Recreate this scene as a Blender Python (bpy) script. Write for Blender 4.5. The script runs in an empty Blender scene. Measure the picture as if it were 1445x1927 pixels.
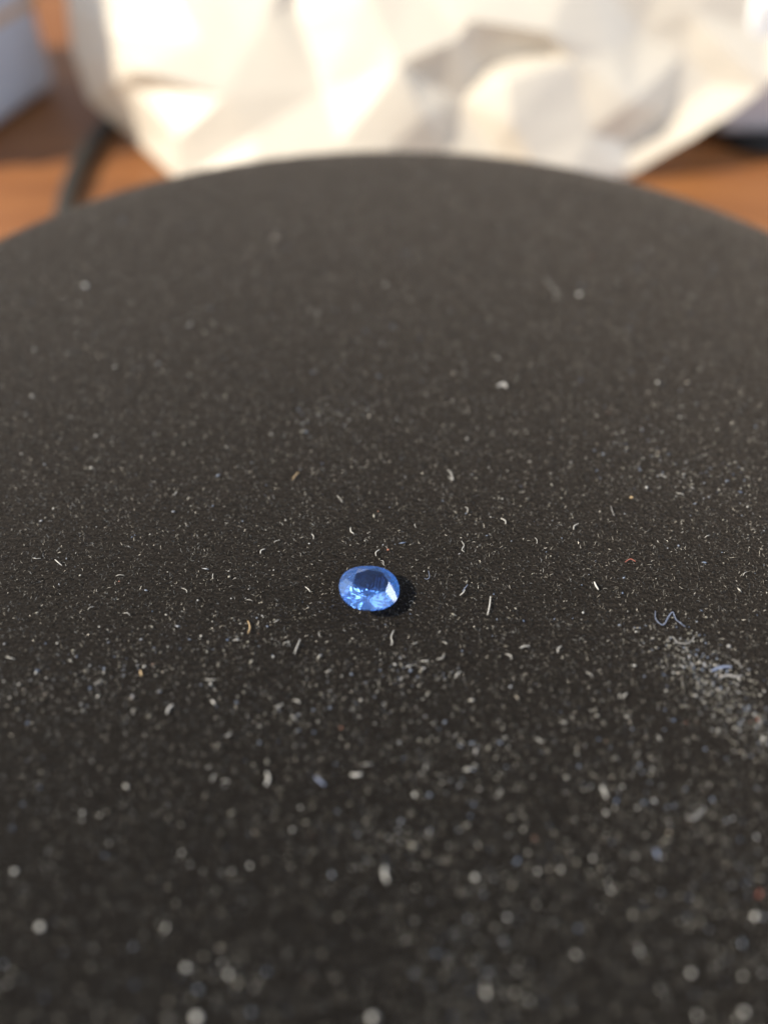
import bpy, bmesh, math, random
import numpy as np
from mathutils import Vector, Matrix, Euler
from mathutils import noise as mnoise
from mathutils.geometry import delaunay_2d_cdt

MM = 0.001
R = math.radians
scene = bpy.context.scene
col = scene.collection

# ------------------------------------------------------------------ camera
CAM_H = 71.7          # camera above the disc top, mm
DISC_T = 30.0         # disc thickness, mm (the desk is z = 0)
PITCH = R(49.0)
FPX = 1501.0          # focal length in pixels of the 1445 x 1927 photograph
W, H = 1445.0, 1927.0
CAM = Vector((0, 0, CAM_H + DISC_T))
_F = Vector((0, math.cos(PITCH), -math.sin(PITCH)))
_U = Vector((0, math.sin(PITCH), math.cos(PITCH)))

def ray(u, v):
    return _F + Vector((1, 0, 0)) * ((u - W / 2) / FPX) - _U * ((v - H / 2) / FPX)

def at_z(u, v, z=DISC_T):
    d = ray(u, v)
    return CAM + d * ((z - CAM.z) / d.z)

def at_y(u, v, y):
    d = ray(u, v)
    return CAM + d * (y / d.y)

cam_d = bpy.data.cameras.new('camera')
cam = bpy.data.objects.new('camera', cam_d)
col.objects.link(cam)
cam.location = CAM * MM
cam.rotation_euler = (math.pi / 2 - PITCH, 0, 0)
cam_d.sensor_fit = 'HORIZONTAL'
cam_d.sensor_width = 26.0
cam_d.lens = 26.0 * FPX / W
cam_d.clip_start = 0.002
cam_d.clip_end = 20.0
cam_d.dof.use_dof = True
GEM_PX = (695, 1118)
cam_d.dof.focus_distance = (at_z(700, 1075) - CAM).dot(_F) * MM
cam_d.dof.aperture_fstop = cam_d.lens / 4.2      # a pupil 4.2 mm wide
scene.camera = cam

# ------------------------------------------------------------------ light
world = bpy.data.worlds.new('World')
scene.world = world
world.use_nodes = True
bg = world.node_tree.nodes['Background']
bg.inputs['Color'].default_value = (0.80, 0.86, 1.0, 1)
bg.inputs['Strength'].default_value = 0.42

def aim(o, target):
    o.rotation_euler = (Vector(target) - o.location).to_track_quat('-Z', 'Y').to_euler()

SUN_AZ, SUN_EL = R(190), R(42)     # where the low sun comes in: from the left
ld = bpy.data.lights.new('sunbeam', 'POINT')
ld.energy = 540
ld.color = (1.0, 0.88, 0.70)
ld.shadow_soft_size = 0.035
lo = bpy.data.objects.new('sunbeam', ld)
col.objects.link(lo)
lo.location = Vector((math.cos(SUN_AZ) * math.cos(SUN_EL), math.sin(SUN_AZ) * math.cos(SUN_EL), math.sin(SUN_EL))) * 2.6 + Vector((0, .08, 0))

def window(name, az, el, dist, sx, sy, radiance, color):
    """an area lamp the size of a window pane, facing the stone"""
    wd = bpy.data.lights.new(name, 'AREA')
    wd.shape = 'RECTANGLE'
    wd.size, wd.size_y = sx, sy
    wd.energy = math.pi * radiance * sx * sy
    wd.color = color
    wo = bpy.data.objects.new(name, wd)
    col.objects.link(wo)
    az, el = R(az), R(el)
    wo.location = Vector((math.cos(az) * math.cos(el), math.sin(az) * math.cos(el), math.sin(el))) * dist + Vector((0, .06, .03))
    aim(wo, (0, .06, .03))
window('window', 160, 42, 1.6, 1.25, 1.25, 2.6, (0.62, 0.81, 1.0))       # the window the sun comes through
window('glint_lamp', 12, 19, 1.3, 0.66, 0.26, 12.0, (0.92, 0.96, 1.0))  # added low lamp at the right, placed to glint in the crown facets
window('front_right_fill', -38, 30, 1.7, 1.3, 1.0, 2.4, (0.66, 0.80, 1.0))   # added soft blue fill from the front right, brightens the device

vs = scene.view_settings
vs.view_transform = 'Standard'
vs.look = 'None'
vs.exposure = 0.0
vs.gamma = 1.0
vs.use_curve_mapping = False
cy = scene.cycles
cy.max_bounces = 16
cy.transmission_bounces = 14
cy.glossy_bounces = 10
cy.diffuse_bounces = 3
cy.sample_clamp_indirect = 6.0
cy.sample_clamp_direct = 0.0
cy.blur_glossy = 0.1
cy.use_denoising = True

# ------------------------------------------------------------------ helpers
def new_mat(name):
    m = bpy.data.materials.new(name)
    m.use_nodes = True
    nt = m.node_tree
    return m, nt, nt.nodes['Principled BSDF']

def nd(nt, kind, **kw):
    n = nt.nodes.new(kind)
    for k, v in kw.items():
        setattr(n, k, v)
    return n

def ramp(nt, fac, stops, interp='LINEAR'):
    n = nt.nodes.new('ShaderNodeValToRGB')
    n.color_ramp.interpolation = interp
    e = n.color_ramp.elements
    while len(e) < len(stops):
        e.new(0.5)
    for el, (p, c) in zip(e, stops):
        el.position = p
        el.color = (*c, 1) if len(c) == 3 else c
    nt.links.new(fac, n.inputs[0])
    return n

def coords(nt, scale):
    tc = nd(nt, 'ShaderNodeTexCoord')
    mp = nd(nt, 'ShaderNodeMapping')
    mp.inputs['Scale'].default_value = scale
    nt.links.new(tc.outputs['Object'], mp.inputs['Vector'])
    return mp.outputs[0]

def link_mesh(name, me, mat, parent=None, smooth=False):
    if mat is not None:
        me.materials.append(mat)
    if smooth:
        me.polygons.foreach_set('use_smooth', [True] * len(me.polygons))
    o = bpy.data.objects.new(name, me)
    col.objects.link(o)
    o.parent = parent
    return o

def obj(name, bm, mat, parent=None, smooth=False):
    me = bpy.data.meshes.new(name)
    bm.to_mesh(me)
    bm.free()
    return link_mesh(name, me, mat, parent, smooth)

def empty(name, loc):
    o = bpy.data.objects.new(name, None)
    o.empty_display_size = 0.005
    o.location = loc
    col.objects.link(o)
    return o

def tag(o, label=None, cat=None, group=None, kind=None):
    for k, v in (('label', label), ('category', cat), ('group', group), ('kind', kind)):
        if v:
            o[k] = v
    return o

def pydata(name, verts, faces, mat, parent=None, smooth=False):
    me = bpy.data.meshes.new(name)
    me.from_pydata([tuple(v) for v in verts], [], faces)
    me.update()
    return link_mesh(name, me, mat, parent, smooth)

def lathe(profile, seg=128):
    """closed body of revolution about z from (r, z) pairs; first and last r may be 0"""
    bm = bmesh.new()
    rings = []
    for r, z in profile:
        if r < 1e-9:
            rings.append([bm.verts.new((0, 0, z))])
        else:
            rings.append([bm.verts.new((r * math.cos(2 * math.pi * k / seg), r * math.sin(2 * math.pi * k / seg), z)) for k in range(seg)])
    for a, b in zip(rings, rings[1:]):
        for k in range(seg):
            k2 = (k + 1) % seg
            if len(a) == 1:
                bm.faces.new((a[0], b[k], b[k2]))
            elif len(b) == 1:
                bm.faces.new((a[k], b[0], a[k2]))
            else:
                bm.faces.new((a[k], b[k], b[k2], a[k2]))
    bmesh.ops.recalc_face_normals(bm, faces=bm.faces)
    return bm

def rounded_box(sx, sy, sz, r, seg=4):
    bm = bmesh.new()
    bmesh.ops.create_cube(bm, size=1)
    bmesh.ops.scale(bm, vec=(sx, sy, sz), verts=bm.verts)
    bmesh.ops.bevel(bm, geom=bm.edges[:], offset=r, segments=seg, affect='EDGES', profile=0.5)
    bmesh.ops.translate(bm, vec=(0, 0, sz / 2), verts=bm.verts)
    return bm

def tube_mesh(points, radii, seg=6):
    """tapered tube along points (Vectors, metres)"""
    verts, faces = [], []
    n = len(points)
    ref = Vector((0.31, 0.17, 0.93))
    for i, p in enumerate(points):
        t = (points[min(i + 1, n - 1)] - points[max(i - 1, 0)]).normalized()
        a = t.cross(ref)
        if a.length < 1e-4:
            a = t.cross(Vector((1, 0, 0)))
        a.normalize()
        b = t.cross(a)
        for k in range(seg):
            w = 2 * math.pi * k / seg
            verts.append(p + (a * math.cos(w) + b * math.sin(w)) * radii[i])
    for i in range(n - 1):
        for k in range(seg):
            k2 = (k + 1) % seg
            faces.append((i * seg + k, (i + 1) * seg + k, (i + 1) * seg + k2, i * seg + k2))
    faces.append(tuple(range(seg)))
    faces.append(tuple(range((n - 1) * seg, n * seg))[::-1])
    return verts, faces

def smooth_path(pts, sub=6):
    out = []
    P = [pts[0]] + list(pts) + [pts[-1]]
    for i in range(1, len(P) - 2):
        p0, p1, p2, p3 = P[i - 1], P[i], P[i + 1], P[i + 2]
        for k in range(sub):
            t = k / sub
            out.append(0.5 * ((2 * p1) + (p2 - p0) * t + (2 * p0 - 5 * p1 + 4 * p2 - p3) * t * t + (3 * p1 - p0 - 3 * p2 + p3) * t ** 3))
    out.append(pts[-1])
    return out

# ------------------------------------------------------------------ desk
m_desk, nt, bs = new_mat('varnished_orange_wood')
v = coords(nt, (1.2, 9.0, 9.0))
n1 = nd(nt, 'ShaderNodeTexNoise')
n1.inputs['Scale'].default_value = 6
n1.inputs['Detail'].default_value = 6
n1.inputs['Distortion'].default_value = 1.2
nt.links.new(v, n1.inputs['Vector'])
r1 = ramp(nt, n1.outputs['Fac'], [(0.25, (0.14, 0.052, 0.015)), (0.5, (0.23, 0.086, 0.023)), (0.75, (0.30, 0.125, 0.037))])
nt.links.new(r1.outputs[0], bs.inputs['Base Color'])
bs.inputs['Roughness'].default_value = 0.45
bm = bmesh.new()
bmesh.ops.create_cube(bm, size=1)
bmesh.ops.scale(bm, vec=(1.4, 1.0, 0.025), verts=bm.verts)
bmesh.ops.bevel(bm, geom=bm.edges[:], offset=0.003, segments=3, affect='EDGES')
bmesh.ops.translate(bm, vec=(0, 0.32, -0.0125), verts=bm.verts)
tag(obj('desk', bm, m_desk), kind='structure')

# ------------------------------------------------------------------ black disc
DISC_C = Vector((0.020 * CAM_H, 1.022 * CAM_H, 0))
DISC_R = 1.184 * CAM_H

m_flock, nt, bs = new_mat('black_flock')
v = coords(nt, (1, 1, 1))
n1 = nd(nt, 'ShaderNodeTexNoise')
n1.inputs['Scale'].default_value = 2600
n1.inputs['Detail'].default_value = 3
nt.links.new(v, n1.inputs['Vector'])
r1 = ramp(nt, n1.outputs['Fac'], [(0.3, (0.0015, 0.0015, 0.0015)), (0.75, (0.006, 0.0057, 0.0054))])
nt.links.new(r1.outputs[0], bs.inputs['Base Color'])
bp = nd(nt, 'ShaderNodeBump')
bp.inputs['Strength'].default_value = 0.8
bp.inputs['Distance'].default_value = 0.0002
nt.links.new(n1.outputs['Fac'], bp.inputs['Height'])
nt.links.new(bp.outputs[0], bs.inputs['Normal'])
bs.inputs['Roughness'].default_value = 0.95
bs.inputs['Specular IOR Level'].default_value = 0.05
bs.inputs['Sheen Weight'].default_value = 0.27
bs.inputs['Sheen Roughness'].default_value = 0.5
bs.inputs['Sheen Tint'].default_value = (1.0, 0.83, 0.70, 1)

m_rim, nt, bs = new_mat('black_plastic')
bs.inputs['Base Color'].default_value = (0.012, 0.012, 0.013, 1)
bs.inputs['Roughness'].default_value = 0.5

disc = empty('display_disc', DISC_C * MM)
tag(disc, 'round black flocked display disc lying on the wooden desk', 'display disc')
Rm, Tm = DISC_R * MM, DISC_T * MM
prof = [(0, Tm), (Rm * .5, Tm), (Rm * .9, Tm), (Rm - 0.0022, Tm)]
for k in range(1, 7):
    a = math.pi / 2 * k / 6
    prof.append((Rm - 0.0022 + 0.0022 * math.sin(a), Tm - 0.0022 + 0.0022 * math.cos(a)))
prof += [(Rm, Tm - 0.006), (Rm - 0.0006, Tm - 0.0066), (0, Tm - 0.0066)]
obj('top_pad', lathe(prof, 192), m_flock, disc, True)
prof = [(0, Tm - 0.0067), (Rm - 0.004, Tm - 0.0067), (Rm - 0.003, Tm - 0.008), (Rm - 0.003, 0.002), (Rm - 0.005, 0.0), (0, 0.0)]
obj('base', lathe(prof, 128), m_rim, disc, False)

# nap: short flocked fibres, far too many to count
rng = np.random.default_rng(11)
def fibre_field(n, lmin, lmax, wmin, wmax, tiltmin, tiltmax):
    rr = (Rm - 0.0010) * np.sqrt(rng.random(n))
    th = rng.random(n) * 2 * np.pi
    root = np.stack([rr * np.cos(th), rr * np.sin(th), np.full(n, Tm - 0.00003)], 1)
    az = rng.random(n) * 2 * np.pi
    ti = tiltmin + (tiltmax - tiltmin) * rng.random(n)
    L = (lmin + (lmax - lmin) * rng.random(n) ** 1.5) * MM
    wd_ = (wmin + (wmax - wmin) * rng.random(n)) * MM
    d = np.stack([np.sin(ti) * np.cos(az), np.sin(ti) * np.sin(az), np.cos(ti)], 1)
    az2 = az + (rng.random(n) - .5) * 2.2
    ti2 = np.minimum(ti + rng.random(n) * .7, 1.75)
    d2 = np.stack([np.sin(ti2) * np.cos(az2), np.sin(ti2) * np.sin(az2), np.cos(ti2)], 1)
    mid = root + d * (L * .55)[:, None]
    tip = mid + d2 * (L * .45)[:, None]
    tip[:, 2] = np.maximum(tip[:, 2], Tm + 0.00002)
    rnd = rng.normal(size=(n, 3))
    side = np.cross(d, rnd)
    side /= np.linalg.norm(side, axis=1)[:, None] + 1e-12
    s = side * (wd_ / 2)[:, None]
    V = np.stack([root - s, root + s, mid - s, mid + s, tip - s * .6, tip + s * .6], 1).reshape(-1, 3)
    base = (np.arange(n) * 6)[:, None]
    q = np.concatenate([base + np.array([[0, 1, 3, 2]]), base + np.array([[2, 3, 5, 4]])], 1).reshape(-1, 4)
    return V, q

def mesh_np(name, V, F):
    me = bpy.data.meshes.new(name)
    nf, k = F.shape
    me.vertices.add(len(V))
    me.vertices.foreach_set('co', V.astype(np.float32).ravel())
    me.loops.add(nf * k)
    me.loops.foreach_set('vertex_index', F.astype(np.int32).ravel())
    me.polygons.add(nf)
    me.polygons.foreach_set('loop_start', (np.arange(nf) * k).astype(np.int32))
    me.update(calc_edges=True)
    return me

m_nap, nt, bs = new_mat('flock_fibre')
ge = nd(nt, 'ShaderNodeNewGeometry')
rc = ramp(nt, ge.outputs['Random Per Island'], [(0.0, (0.002, 0.002, 0.002)), (0.55, (0.005, 0.0049, 0.0046)), (0.68, (0.04, 0.037, 0.032)), (0.90, (0.18, 0.167, 0.142)), (1.0, (0.55, 0.52, 0.47))])
nt.links.new(rc.outputs[0], bs.inputs['Base Color'])
mth = nd(nt, 'ShaderNodeMath', operation='MULTIPLY')
mth.inputs[1].default_value = 37.0
nt.links.new(ge.outputs['Random Per Island'], mth.inputs[0])
fr = nd(nt, 'ShaderNodeMath', operation='FRACT')
nt.links.new(mth.outputs[0], fr.inputs[0])
rr_ = ramp(nt, fr.outputs[0], [(0.0, (0.24,) * 3), (0.4, (0.36,) * 3), (1.0, (0.6,) * 3)])
nt.links.new(rr_.outputs[0], bs.inputs['Roughness'])
bs.inputs['Specular IOR Level'].default_value = 0.5
V, F_ = fibre_field(420000, 0.16, 0.60, 0.022, 0.055, R(10), R(82))
tag(link_mesh('nap', mesh_np('nap', V, F_), m_nap, disc), kind='stuff')

# ------------------------------------------------------------------ dust (uncountable) on the disc
m_dust, nt, bs = new_mat('dust')
ge = nd(nt, 'ShaderNodeNewGeometry')
rc = ramp(nt, ge.outputs['Random Per Island'], [(0.0, (0.14, 0.13, 0.11)), (0.40, (0.32, 0.30, 0.25)), (0.62, (0.60, 0.58, 0.54)), (0.80, (0.10, 0.14, 0.23)), (0.93, (0.25, 0.29, 0.37)), (0.992, (0.4, 0.34, 0.26)), (1.0, (0.4, 0.14, 0.09))])
nt.links.new(rc.outputs[0], bs.inputs['Base Color'])
bs.inputs['Roughness'].default_value = 0.45

def dust_field(pts, smin, smax, power, flat=0.6):
    n = len(pts)
    octa = np.array([(1, 0, 0), (-1, 0, 0), (0, 1, 0), (0, -1, 0), (0, 0, 1), (0, 0, -1)], float)
    fa = np.array([(0, 2, 4), (2, 1, 4), (1, 3, 4), (3, 0, 4), (2, 0, 5), (1, 2, 5), (3, 1, 5), (0, 3, 5)])
    s = (smin + (smax - smin) * rng.random(n) ** power) * MM / 2
    sc = s[:, None, None] * (0.55 + 0.9 * rng.random((n, 6, 1)))
    V = octa[None] * sc
    V[:, :, 2] *= flat
    st = 1 + 2.2 * rng.random(n) ** 3
    V[:, :, 0] *= st[:, None]
    a = rng.random(n) * 2 * np.pi
    c, s_ = np.cos(a)[:, None], np.sin(a)[:, None]
    x, y = V[:, :, 0] * c - V[:, :, 1] * s_, V[:, :, 0] * s_ + V[:, :, 1] * c
    z = V[:, :, 2]
    V = np.stack([x + pts[:, 0:1], y + pts[:, 1:2], z + Tm + s[:, None] * flat * .6 + 0.00012 + 0.00025 * rng.random((n, 1))], 2)
    F = (fa[None] + (np.arange(n) * 6)[:, None, None]).reshape(-1, 3)
    return V.reshape(-1, 3), F

def disc_pts(n):
    rr = (Rm - .0015) * np.sqrt(rng.random(n))
    th = rng.random(n) * 2 * np.pi
    return np.stack([rr * np.cos(th) + disc.location.x, rr * np.sin(th) + disc.location.y], 1)

clusters = [  # pixel, spread mm (along, across), angle, count
    (1300, 1240, 3.0, 1.6, -45, 90), (1390, 1340, 5.5, 2.2, -50, 230), (1340, 1290, 6.5, 3.0, -50, 170), (780, 1265, 2.6, 1.6, 0, 34),
    (690, 1290, 4.5, 2.6, 10, 36), (300, 1255, 5.5, 3.0, 25, 50), (540, 1360, 2.2, 3.2, 80, 28),
    (460, 1190, 4.5, 2.6, 20, 36), (920, 1880, 2.0, 3.5, 80, 70), (900, 1760, 4, 2.5, 60, 90),
    (1250, 1500, 9, 4, -30, 160), (1100, 1640, 9, 4, 20, 130), (1330, 1700, 7, 5, 0, 140),
    (720, 1600, 2.2, 6, 90, 90), (450, 1850, 3, 2.0, 20, 45), (1380, 900, 9, 4, -20, 120), (620, 780, 5, 2, 10, 60),
    (70, 1290, 6, 3, 20, 60), (860, 1430, 6, 4, 0, 80), (1250, 900, 6, 3, -20, 60)]
P = []
for (u, v_, s1, s2, ang, n) in clusters:
    c = at_z(u, v_) * MM
    n = int(n * (3 if v_ < 1450 else 1.8))
    g = rng.normal(size=(n, 2)) * np.array([s1, s2]) * MM * .8
    a = R(ang)
    P.append(np.stack([c.x + g[:, 0] * math.cos(a) - g[:, 1] * math.sin(a), c.y + g[:, 0] * math.sin(a) + g[:, 1] * math.cos(a)], 1))
P = np.concatenate(P)
gp = at_z(*GEM_PX) * MM
def keep(P):
    dd = np.hypot(P[:, 0] - disc.location.x, P[:, 1] - disc.location.y)
    return P[(dd < Rm - .0015) & (np.hypot(P[:, 0] - gp.x, P[:, 1] - gp.y) > 0.0042)]
V, F_ = dust_field(keep(disc_pts(9000)), 0.04, 0.30, 5.0)
V2, F2 = dust_field(keep(P), 0.04, 0.24, 3.0)
F_ = np.concatenate([F_, F2 + len(V)])
V = np.concatenate([V, V2])
tag(link_mesh('dust', mesh_np('dust', V, F_), m_dust), 'fine pale dust scattered over the black disc', 'dust', kind='stuff')

# ------------------------------------------------------------------ lint: single fibres and crumbs one can pick out
def fibre_mat(name, c, rough=0.5):
    m, nt, bs = new_mat(name)
    v = coords(nt, (1, 1, 1))
    n = nd(nt, 'ShaderNodeTexNoise')
    n.inputs['Scale'].default_value = 3000
    nt.links.new(v, n.inputs['Vector'])
    r = ramp(nt, n.outputs['Fac'], [(0.3, tuple(x * .7 for x in c)), (0.7, c)])
    nt.links.new(r.outputs[0], bs.inputs['Base Color'])
    bs.inputs['Roughness'].default_value = rough
    return m
m_white = fibre_mat('white_lint', (0.60, 0.58, 0.54))
m_blue = fibre_mat('bluish_lint', (0.22, 0.26, 0.38))
m_grey = fibre_mat('grey_lint', (0.30, 0.29, 0.28))
m_red = fibre_mat('reddish_lint', (0.45, 0.14, 0.10))
m_tan = fibre_mat('tan_lint', (0.62, 0.44, 0.24))
NAP = 0.26   # mm, what lint rests on

def lint(pix, rad, mat, label, group='lint fibres on the black disc', name='lint_fibre', lift=0.0):
    rad *= 0.5
    pts = [at_z(u, v, DISC_T + NAP + rad) * MM for u, v in pix]
    o0 = pts[0].copy()
    pts = [p - o0 for p in pts]
    if len(pts) > 2:
        for i in range(1, len(pts) - 1):
            pts[i].z += lift * MM
    pp = smooth_path(pts, 5)
    n = len(pp)
    rd = [rad * MM * (0.55 + 0.45 * math.sin(math.pi * min(1, max(0, (i + .6) / n)))) for i in range(n)]
    V, F = tube_mesh(pp, rd, 6)
    o = pydata(name, V, F, mat, None, True)
    o.location = o0
    tag(o, label, 'lint', group)
    return o

lint([(923, 1122), (921, 1140), (917, 1158)], 0.14, m_white, 'straight pale lint fibre beside the gem, longest straight one there')
lint([(868, 1018), (873, 1026), (869, 1034), (874, 1039)], 0.07, m_white, 'thin kinked white lint fibre between the gem and the bag')
lint([(1233, 1150), (1234, 1166), (1248, 1176), (1258, 1160), (1266, 1152), (1272, 1166), (1290, 1180)], 0.10, m_blue, 'looped bluish lint fibre with three bends')
lint([(1256, 1202), (1266, 1199), (1274, 1209), (1292, 1211), (1303, 1204), (1306, 1197)], 0.13, m_grey, 'grey U shaped curl of lint beside the looped bluish fibre')
lint([(1338, 1263), (1350, 1258), (1364, 1255), (1376, 1256)], 0.30, m_blue, 'thick bluish grey lint roll in the dusty patch')
lint([(1354, 1276), (1368, 1271), (1384, 1274), (1396, 1272)], 0.28, m_grey, 'thick grey lint roll lying beside a bluish one')
lint([(1377, 1241), (1388, 1247), (1397, 1258)], 0.10, m_grey, 'short bent grey fibre next to two thick lint rolls')
lint([(1326, 1520), (1314, 1533), (1302, 1541), (1292, 1536)], 0.22, m_grey, 'blurred grey V shaped lint curl')
lint([(565, 1203), (561, 1212), (556, 1224), (554, 1231)], 0.11, m_white, 'wavy white lint fibre on the side of the gem away from the bag')
lint([(741, 1186), (736, 1198), (738, 1210), (735, 1214)], 0.10, m_white, 'S shaped white lint fibre beside the gem on its side away from the bag')
lint([(722, 1064), (721, 1058), (716, 1055)], 0.05, m_white, 'tiny hooked white fibre sticking up behind the gem', lift=.2)
lint([(593, 1463), (601, 1470), (611, 1478)], 0.20, m_blue, 'pale blue straight lint splinter among white dust')
lint([(660, 1458), (672, 1459), (680, 1456)], 0.24, m_white, 'bright white lint crumb lying crosswise')
lint([(880, 1100), (870, 1113)], 0.08, m_blue, 'short blue fibre lying in the shadow beside the gem')
lint([(806, 1074), (808, 1086), (803, 1090), (798, 1088)], 0.06, m_blue, 'thin blue hooked fibre near the gem')
lint([(466, 1168), (470, 1180), (467, 1192)], 0.12, m_tan, 'tan bent lint fibre lying among white dust')
lint([(264, 1262), (266, 1272)], 0.18, m_tan, 'tan lint crumb, shortest of the tan lint, in white dust')
lint([(1118, 1095), (1121, 1102), (1126, 1110)], 0.20, m_white, 'stubby bright white lint flake beyond the straight pale fibre')
lint([(1176, 1058), (1186, 1052), (1196, 1057)], 0.10, m_red, 'faint reddish curved fibre')
lint([(498, 1033), (491, 1036), (490, 1042)], 0.12, m_white, 'curled white lint flake on bare black nap')
lint([(844, 897), (852, 903), (848, 890), (842, 884)], 0.10, m_white, 'white looped fibre curl behind the gem')
lint([(550, 902), (556, 894), (562, 888)], 0.12, m_tan, 'blurred pinkish fibre in the dark area behind the gem')
lint([(1149, 952), (1152, 962), (1156, 971)], 0.09, m_grey, 'thin straight grey fibre near the pale crumbs')
lint([(936, 726), (948, 722), (952, 729)], 0.34, m_white, 'white lint tuft on the disc towards the bag')
lint([(1025, 520), (1038, 538), (1054, 555)], 0.12, m_grey, 'long faint blurred hair lying next to a whitish oval crumb')
lint([(1131, 1480), (1137, 1490), (1141, 1502)], 0.16, m_white, 'pale slanting lint fibre beyond the V shaped curl')
lint([(725, 1632), (723, 1645), (728, 1660)], 0.26, m_white, 'blurred thick white lint fibre on the part away from the bag')
lint([(502, 1454), (505, 1466), (500, 1478)], 0.20, m_white, 'blurred white forked looking lint tuft')
lint([(325, 1326), (317, 1334), (314, 1343)], 0.18, m_white, 'white slanted lint flake next to a shorter flake')
lint([(404, 1325), (398, 1318)], 0.20, m_white, 'short white flake right beside a slanted one')
lint([(1426, 1688), (1432, 1678)], 0.15, m_red, 'small short red fibre among blurred dust')
lint([(1232, 1600), (1240, 1614)], 0.25, m_blue, 'pale blue blurred lint splinter among blurred grey dust')
random.seed(5)
small = [(871, 1117), (444, 1205), (538, 1210), (600, 1195), (780, 1212), (838, 1210), (986, 1217), (618, 1265), (520, 1018), (470, 1130),
         (590, 1010), (660, 1000), (707, 1040), (780, 990), (950, 980), (1010, 1018), (1080, 990), (880, 960), (400, 1085), (350, 1110),
         (225, 1083), (170, 1145), (240, 1155), (68, 1052), (20, 1240), (185, 1285), (250, 1340), (395, 1280), (560, 1320), (525, 1330),
         (552, 1352), (430, 1385), (800, 1245), (770, 1255), (860, 1270), (830, 1240), (960, 1235), (1050, 1222), (1175, 1310), (1165, 1310),
         (1110, 1270), (1180, 1350), (1060, 1360), (1200, 1420), (1015, 1395), (880, 1450), (940, 1495), (800, 1445), (690, 1440), (425, 1470),
         (400, 1465), (110, 1060), (330, 930), (640, 940), (1280, 930), (1330, 1010), (1400, 1080), (580, 1110), (520, 1170), (1240, 1390)]
for (u, v_) in small:
    a = random.uniform(0, math.pi)
    L = random.uniform(6, 11)
    b = a + random.uniform(-.9, .9)
    pix = [(u - L * math.cos(a), v_ - L * math.sin(a) * .8), (u, v_), (u + L * .8 * math.cos(b), v_ + L * .8 * math.sin(b) * .8)]
    lint(pix, random.uniform(0.05, 0.12), m_white, 'short thin white lint fibre lying among the dust', 'short white lint fibres on the disc', lift=random.uniform(0, .2))
# crumbs: irregular lumps
def crumb(u, v_, size, mat, label, group, stretch=1.0):
    size *= 0.5
    bm = bmesh.new()
    bmesh.ops.create_icosphere(bm, subdivisions=2, radius=1)
    rs = random.Random(int(u * 7 + v_))
    ph = [rs.uniform(0, 6.28) for _ in range(6)]
    for vt in bm.verts:
        c = vt.co
        k = 1 + .22 * math.sin(3 * c.x + ph[0]) * math.sin(2.6 * c.y + ph[1]) + .18 * math.sin(4 * c.z + ph[2] + 2 * c.x)
        vt.co = Vector((c.x * k * stretch, c.y * k, c.z * k * .75)) * size / 2 * MM
    bmesh.ops.rotate(bm, cent=(0, 0, 0), matrix=Matrix.Rotation(rs.uniform(0, 3.14), 3, 'Z'), verts=bm.verts)
    o = obj('dust_crumb', bm, mat, None, True)
    o.location = at_z(u, v_, DISC_T + NAP * .6 + size * .36) * MM
    tag(o, label, 'crumb', group)
crumb(1371, 1216, 0.75, m_grey, 'smooth bluish grey round crumb beside the curled lint', 'pale crumbs on the disc', 1.3)
crumb(893, 1651, 0.85, m_white, 'largest bright white blurred crumb, away from the bag', 'pale crumbs on the disc')
crumb(1188, 936, 0.55, m_tan, 'cream coloured oval crumb next to a whiter one', 'pale crumbs on the disc', 1.5)
crumb(1216, 917, 0.45, m_white, 'small white oval crumb beside a cream one', 'pale crumbs on the disc', 1.4)
crumb(160, 537, 1.3, m_white, 'bright oval crumb near the disc rim towards carton and cable', 'pale crumbs on the disc', 1.2)
crumb(1090, 553, 1.1, m_white, 'whitish oval crumb near the faint long hair', 'pale crumbs on the disc', 1.3)
crumb(428, 1385, 0.32, m_blue, 'tiny sky blue crumb lying among pale lint flakes', 'pale crumbs on the disc')
crumb(1043, 1165, 0.26, m_blue, 'tiny sky blue crumb near the straight pale fibre beside the gem', 'pale crumbs on the disc')
for (u, v_, s) in [(378, 1197, .42), (514, 1236, .38), (396, 1287, .45), (657, 790, .38), (955, 886, .3), (673, 914, .2), (510, 817, .5), (1237, 719, .7), (937, 673, .6),
                   (880, 1448, .5), (780, 1496, .6), (470, 1630, .5), (75, 1745, .9), (27, 1640, .8), (350, 1822, .8), (1300, 1832, .8), (700, 1915, 1.0),
                   (1055, 1637, .6), (1012, 1640, .5), (270, 1255, .4), (1420, 1725, .8), (550, 1562, .5), (342, 1605, .45), (1115, 1616, .5), (436, 1640, .45), (216, 690, .6),
                   (180, 820, .5), (60, 745, .6), (725, 535, .8), (1400, 1905, .8), (430, 1835, .8), (370, 1915, 1.1), (915, 1870, .7), (1140, 1530, .5), (155, 1530, .5), (1435, 1390, .6)]:
    crumb(u, v_, s, m_white, 'small round whitish crumb of dust on the black nap', 'small round crumbs on the disc')

# ------------------------------------------------------------------ gem
m_gem, nt, bs = new_mat('blue_sapphire')
nt.nodes.remove(bs)
out = nt.nodes['Material Output']
rf = nd(nt, 'ShaderNodeBsdfRefraction')
rf.inputs['IOR'].default_value = 1.77
rf.inputs['Roughness'].default_value = 0.0
gs = nd(nt, 'ShaderNodeBsdfAnisotropic')
gs.inputs['Color'].default_value = (1, 1, 1, 1)
gs.inputs['Roughness'].default_value = 0.0
fn = nd(nt, 'ShaderNodeFresnel')
fn.inputs['IOR'].default_value = 1.77
v = coords(nt, (1, 1, 1))
zn = nd(nt, 'ShaderNodeTexNoise')
zn.inputs['Scale'].default_value = 500
zn.inputs['Detail'].default_value = 2
nt.links.new(v, zn.inputs['Vector'])
zr = ramp(nt, zn.outputs['Fac'], [(0.3, (0.34, 0.55, 1.0)), (0.7, (0.53, 0.72, 1.0))])
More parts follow.
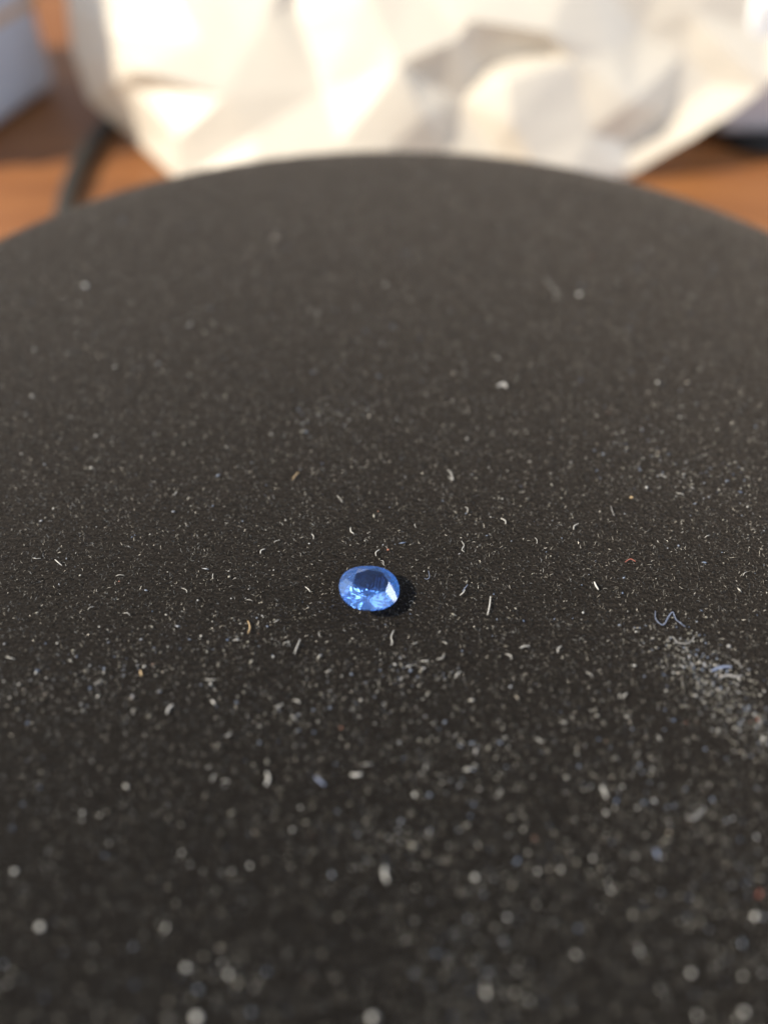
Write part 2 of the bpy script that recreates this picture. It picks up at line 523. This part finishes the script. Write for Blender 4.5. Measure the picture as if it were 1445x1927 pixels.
nt.links.new(zr.outputs[0], rf.inputs['Color'])
mx0 = nd(nt, 'ShaderNodeMixShader')
nt.links.new(fn.outputs[0], mx0.inputs[0])
nt.links.new(rf.outputs[0], mx0.inputs[1])
nt.links.new(gs.outputs[0], mx0.inputs[2])
tl = nd(nt, 'ShaderNodeBsdfTranslucent')
tl.inputs['Color'].default_value = (0.05, 0.36, 1.0, 1)
mx = nd(nt, 'ShaderNodeMixShader')
mx.inputs[0].default_value = 0.14
nt.links.new(mx0.outputs[0], mx.inputs[1])
nt.links.new(tl.outputs[0], mx.inputs[2])
nt.links.new(mx.outputs[0], out.inputs['Surface'])

# crown: the same glass, returned light painted in as a thin pale bloom
m_crown = m_gem.copy()
m_crown.name = 'blue_sapphire_lit_bloom'
nt = m_crown.node_tree
out = nt.nodes['Material Output']
old = out.inputs['Surface'].links[0].from_socket
df = nd(nt, 'ShaderNodeBsdfDiffuse')
df.inputs['Color'].default_value = (0.28, 0.52, 1.0, 1)
mx = nd(nt, 'ShaderNodeMixShader')
mx.inputs[0].default_value = 0.075
nt.links.new(old, mx.inputs[1])
nt.links.new(df.outputs[0], mx.inputs[2])
nt.links.new(mx.outputs[0], out.inputs['Surface'])

m_silk, nt, bs = new_mat('silk_inclusion')
bs.inputs['Base Color'].default_value = (0.55, 0.68, 0.95, 1)
bs.inputs['Roughness'].default_value = 0.4

GA, GB = 3.25, 2.75           # half length, half width of the girdle, mm
gem = empty('gemstone', (0, 0, 0))
tag(gem, 'oval faceted pale blue gemstone lying on the black disc', 'gemstone')

def ov(r, k, n, z, off=0.0):
    a = 2 * math.pi * (k + off) / n
    c, s = math.cos(a), math.sin(a)
    e = 2.25                  # a slightly squared oval
    q = (abs(c) ** e + abs(s) ** e) ** (-1 / e)
    return Vector((GA * r * c * q, GB * r * s * q, z)) * MM

ZT, ZS, ZG0, ZG1, ZP = 1.02, 0.60, 0.10, -0.12, -2.05
T = [ov(0.60, k, 8, ZT, 0.0) for k in range(8)]
Sx = [ov(0.815, k, 8, ZS, 0.5) for k in range(8)]       # star tips
G = [ov(1.0, k, 32, ZG0) for k in range(32)]             # girdle top, 4 per sector
GL = [ov(1.0, k, 32, ZG1) for k in range(32)]
PM = [ov(0.46, k, 8, -1.15, 0.5) for k in range(8)]
CU = Vector((0, 0, ZP)) * MM

pydata('table_facet', T, [tuple(range(8))], m_gem, gem)
for k in range(8):
    k1 = (k + 1) % 8
    km = (k - 1) % 8
    pydata('crown_facet', [T[k], Sx[k], T[k1]], [(0, 1, 2)], m_crown, gem)                                   # star
    pydata('crown_facet', [T[k], Sx[km], G[4 * k], Sx[k]], [(0, 1, 2), (0, 2, 3)], m_crown, gem)             # bezel
    g = [G[(4 * k + j) % 32] for j in range(5)]
    pydata('crown_facet', [Sx[k], g[0], g[1], g[2]], [(0, 1, 2), (0, 2, 3)], m_crown, gem)
    pydata('crown_facet', [Sx[k], g[2], g[3], g[4]], [(0, 1, 2), (0, 2, 3)], m_crown, gem)
gv = G + GL
pydata('girdle', gv, [(k, 32 + k, 32 + (k + 1) % 32, (k + 1) % 32) for k in range(32)], m_crown, gem)
pv = GL + PM + [CU]
pf = []
for k in range(8):
    k1, km = (k + 1) % 8, (k - 1) % 8
    pf += [(4 * k, 32 + km, 40), (4 * k, 40, 32 + k)]
    for j in range(4):
        pf.append((4 * k + j, 32 + k, (4 * k + j + 1) % 32))
pydata('pavilion', pv, pf, m_gem, gem)
for i, (x, y0, y1, z) in enumerate([(0.25, -1.1, 0.9, 0.35), (0.55, -1.0, 0.8, 0.2), (0.95, -0.9, 0.95, 0.3), (1.1, -0.8, 0.7, 0.1), (-0.25, -1.0, 0.2, 0.25)]):
    pts = [Vector((x + t * .55, y0 + (y1 - y0) * t, z)) * MM for t in (0, .5, 1)]
    Vv, Ff = tube_mesh(pts, [0.016 * MM] * 3, 4)
    pydata('silk_inclusion', Vv, Ff, m_silk, gem)
gem.rotation_euler = Euler((R(4), R(9), R(9)), 'XYZ')
gem.location = at_z(695, 1106, DISC_T + 2.0) * MM

# ------------------------------------------------------------------ crumpled white bag
m_bag, nt, bs = new_mat('white_plastic_film')
bs.inputs['Base Color'].default_value = (0.86, 0.81, 0.72, 1)
bs.inputs['Roughness'].default_value = 0.38
tl = nd(nt, 'ShaderNodeBsdfTranslucent')
tl.inputs['Color'].default_value = (0.88, 0.83, 0.74, 1)
mx = nd(nt, 'ShaderNodeMixShader')
mx.inputs[0].default_value = 0.38
v = coords(nt, (1, 1, 1))
n1 = nd(nt, 'ShaderNodeTexNoise')
n1.inputs['Scale'].default_value = 55
n1.inputs['Detail'].default_value = 5
n1.inputs['Distortion'].default_value = 0.8
nt.links.new(v, n1.inputs['Vector'])
bp = nd(nt, 'ShaderNodeBump')
bp.inputs['Strength'].default_value = 0.12
bp.inputs['Distance'].default_value = 0.002
nt.links.new(n1.outputs['Fac'], bp.inputs['Height'])
nt.links.new(bp.outputs[0], bs.inputs['Normal'])
nt.links.new(bp.outputs[0], tl.inputs['Normal'])
out = nt.nodes['Material Output']
nt.links.new(bs.outputs[0], mx.inputs[1])
nt.links.new(tl.outputs[0], mx.inputs[2])
nt.links.new(mx.outputs[0], out.inputs['Surface'])

sil = [(330, 350, 236), (240, 262, 243), (160, 190, 250), (128, 100, 256), (118, -10, 262), (120, -160, 268), (260, -300, 275), (560, -360, 278), (900, -350, 278),
       (1250, -300, 276), (1500, -180, 250), (1560, -40, 242), (1560, 60, 237), (1445, 168, 231), (1378, 218, 226), (1310, 264, 222), (1180, 338, 220), (1050, 370, 228), (750, 390, 222), (480, 380, 226)]
inner = [  # pixel and how far (mm) the film stands off its mean slope, towards the camera when negative
    (262, 130, -4), (255, 165, 3), (215, 60, 3), (500, 30, 0), (380, 75, -1), (300, -60, 2), (330, 260, -3), (420, 180, -4),
    (555, 10, 3), (690, -20, -4), (752, 122, -6.5), (606, 168, -0.5), (600, -160, 2), (480, 250, -2.5), (640, 270, -4), (730, 285, -4.5),
    (770, 130, -3), (860, 75, -5), (885, 38, -6), (1032, 62, -6), (1010, 95, 0), (910, 125, 1), (870, 190, 0.5), (840, 285, -1), (800, 215, -5.5), (925, 285, -1),
    (955, 150, -6), (960, 230, -6.5), (1000, 300, -5), (1080, 110, -4), (1150, 95, -3), (1195, 192, -6), (1205, 60, 3), (1250, -40, 0),
    (1290, 100, 2), (1380, 100, -4), (1445, 62, -2), (1110, 250, -3), (1180, 270, 1.5), (1260, 220, 2), (1340, 160, 1), (1300, 20, -1), (900, -120, 1), (1100, -100, -2), (780, -60, -2)]
def bag_y(u, v_):
    return 199 + (350 - v_) * 0.06 + 7 * ((u - 720) / 560) ** 2
def bag_pt(u, v_, y):
    zf = 0.8
    return at_y(u, v_, min(y, at_z(u, v_, zf).y)) if v_ > -300 else at_y(u, v_, y)
pts3 = [bag_pt(u, v_, y - 16) for u, v_, y in sil] + [bag_pt(u, v_, bag_y(u, v_) + d * 1.05) for u, v_, d in inner]
uv2 = [Vector((u, -v_)) for u, v_, _ in sil] + [Vector((u, -v_)) for u, v_, _ in inner]
ns = len(sil)
res = delaunay_2d_cdt(uv2, [(i, (i + 1) % ns) for i in range(ns)], [], 1, 1e-6)
front = [tuple(f) for f in res[2]]
orig = [o[0] for o in res[3]]
front = [tuple(orig[i] for i in f) for f in front]
bm = bmesh.new()
bv = [bm.verts.new(p * MM) for p in pts3]
for f in front:
    bm.faces.new([bv[i] for i in f])
# the back of the bag: the same outline carried round to a rear sheet
cen = sum((pts3[i] for i in range(ns)), Vector()) / ns
ring2 = []
for i in range(ns):
    p = pts3[i]
    q = cen + (p - cen) * 0.82 + Vector((0, 34 + 3 * math.sin(i * 2.1), 2))
    q.z = max(q.z, 1.2)
    ring2.append(bm.verts.new(q * MM))
cb = bm.verts.new((cen + Vector((3, 46, 4))) * MM)
for i in range(ns):
    j = (i + 1) % ns
    bm.faces.new((bv[i], bv[j], ring2[j], ring2[i]))
    bm.faces.new((ring2[i], ring2[j], cb))
bmesh.ops.recalc_face_normals(bm, faces=bm.faces)
for vt in bm.verts:
    vt.co.z = max(vt.co.z, 0.0006)
bmesh.ops.triangulate(bm, faces=bm.faces[:])
bmesh.ops.subdivide_edges(bm, edges=bm.edges[:], cuts=4, use_grid_fill=True)
bm.normal_update()
for vt in bm.verts:      # fine creases: planar crumple cells of two sizes
    c = vt.co
    d = 0.0
    for sc_, am in ((22.0, 0.0016), (60.0, 0.0003)):
        ds, _ = mnoise.voronoi(c * sc_ + Vector((3.1, 7.7, 1.3)), distance_metric='DISTANCE')
        d += am * (ds[1] - ds[0] - 0.4)
    vt.co = c + vt.normal * d
    vt.co.z = max(vt.co.z, 0.0003)
for _ in range(1):
    bmesh.ops.smooth_vert(bm, verts=bm.verts[:], factor=0.3, use_axis_x=True, use_axis_y=True, use_axis_z=True)
bag = obj('plastic_bag', bm, m_bag, None, False)
tag(bag, 'crumpled white translucent plastic bag standing on the desk behind the disc', 'bag')

# ------------------------------------------------------------------ white carton at the left
m_carton, nt, bs = new_mat('white_card')
bs.inputs['Base Color'].default_value = (0.62, 0.66, 0.74, 1)
bs.inputs['Roughness'].default_value = 0.5
m_peach, nt, bs = new_mat('peach_print')
bs.inputs['Base Color'].default_value = (0.66, 0.46, 0.30, 1)
bs.inputs['Roughness'].default_value = 0.5
carton = empty('carton', Vector((-143, 246, 0)) * MM)
carton.rotation_euler = (0, 0, R(-17))
tag(carton, 'pale blue white carton with a peach band on the desk beside the bag', 'carton')
obj('body', rounded_box(0.070, 0.062, 0.074, 0.006), m_carton, carton, True)
bm = rounded_box(0.0706, 0.0626, 0.006, 0.0029)
bmesh.ops.translate(bm, vec=(0, 0, 0.022), verts=bm.verts)
obj('band', bm, m_peach, carton, True)

# ------------------------------------------------------------------ white device at the right
m_dev, nt, bs = new_mat('white_plastic')
bs.inputs['Base Color'].default_value = (0.78, 0.80, 0.84, 1)
bs.inputs['Roughness'].default_value = 0.35
m_rub, nt, bs = new_mat('black_rubber')
bs.inputs['Base Color'].default_value = (0.010, 0.010, 0.010, 1)
bs.inputs['Roughness'].default_value = 0.7
dev = empty('white_device', Vector((162, 250, 0)) * MM)
tag(dev, 'low white plastic device on black feet half hidden behind the bag', 'device')
bm = rounded_box(0.140, 0.050, 0.034, 0.003)
bmesh.ops.translate(bm, vec=(0, 0, 0.0030), verts=bm.verts)
obj('housing', bm, m_dev, dev, True)
bm = rounded_box(0.136, 0.046, 0.0025, 0.0006)
bmesh.ops.translate(bm, vec=(0, 0, 0.0004), verts=bm.verts)
obj('underside', bm, m_rub, dev, True)
for sx in (-0.056, 0.056):
    f = lathe([(0, 0.0029), (0.0100, 0.0029), (0.0110, 0.0020), (0.0110, 0.0006), (0.0102, 0.0), (0, 0.0)], 28)
    bmesh.ops.translate(f, vec=(sx, -0.0215, 0), verts=f.verts)
    obj('foot', f, m_rub, dev, True)

# ------------------------------------------------------------------ black cable
m_cab, nt, bs = new_mat('cable_rubber')
bs.inputs['Base Color'].default_value = (0.030, 0.030, 0.026, 1)
bs.inputs['Roughness'].default_value = 0.5
cr = 2.1
cp = [at_z(u, v_, cr) for u, v_ in [(330, 120), (262, 180), (205, 232), (165, 285), (138, 335), (124, 380), (116, 430), (120, 500)]]
pp = smooth_path([p * MM for p in cp], 8)
V, F_ = tube_mesh(pp, [cr * MM] * len(pp), 12)
tag(pydata('cable', V, F_, m_cab, None, True), 'black cable curving over the desk between carton and bag', 'cable')
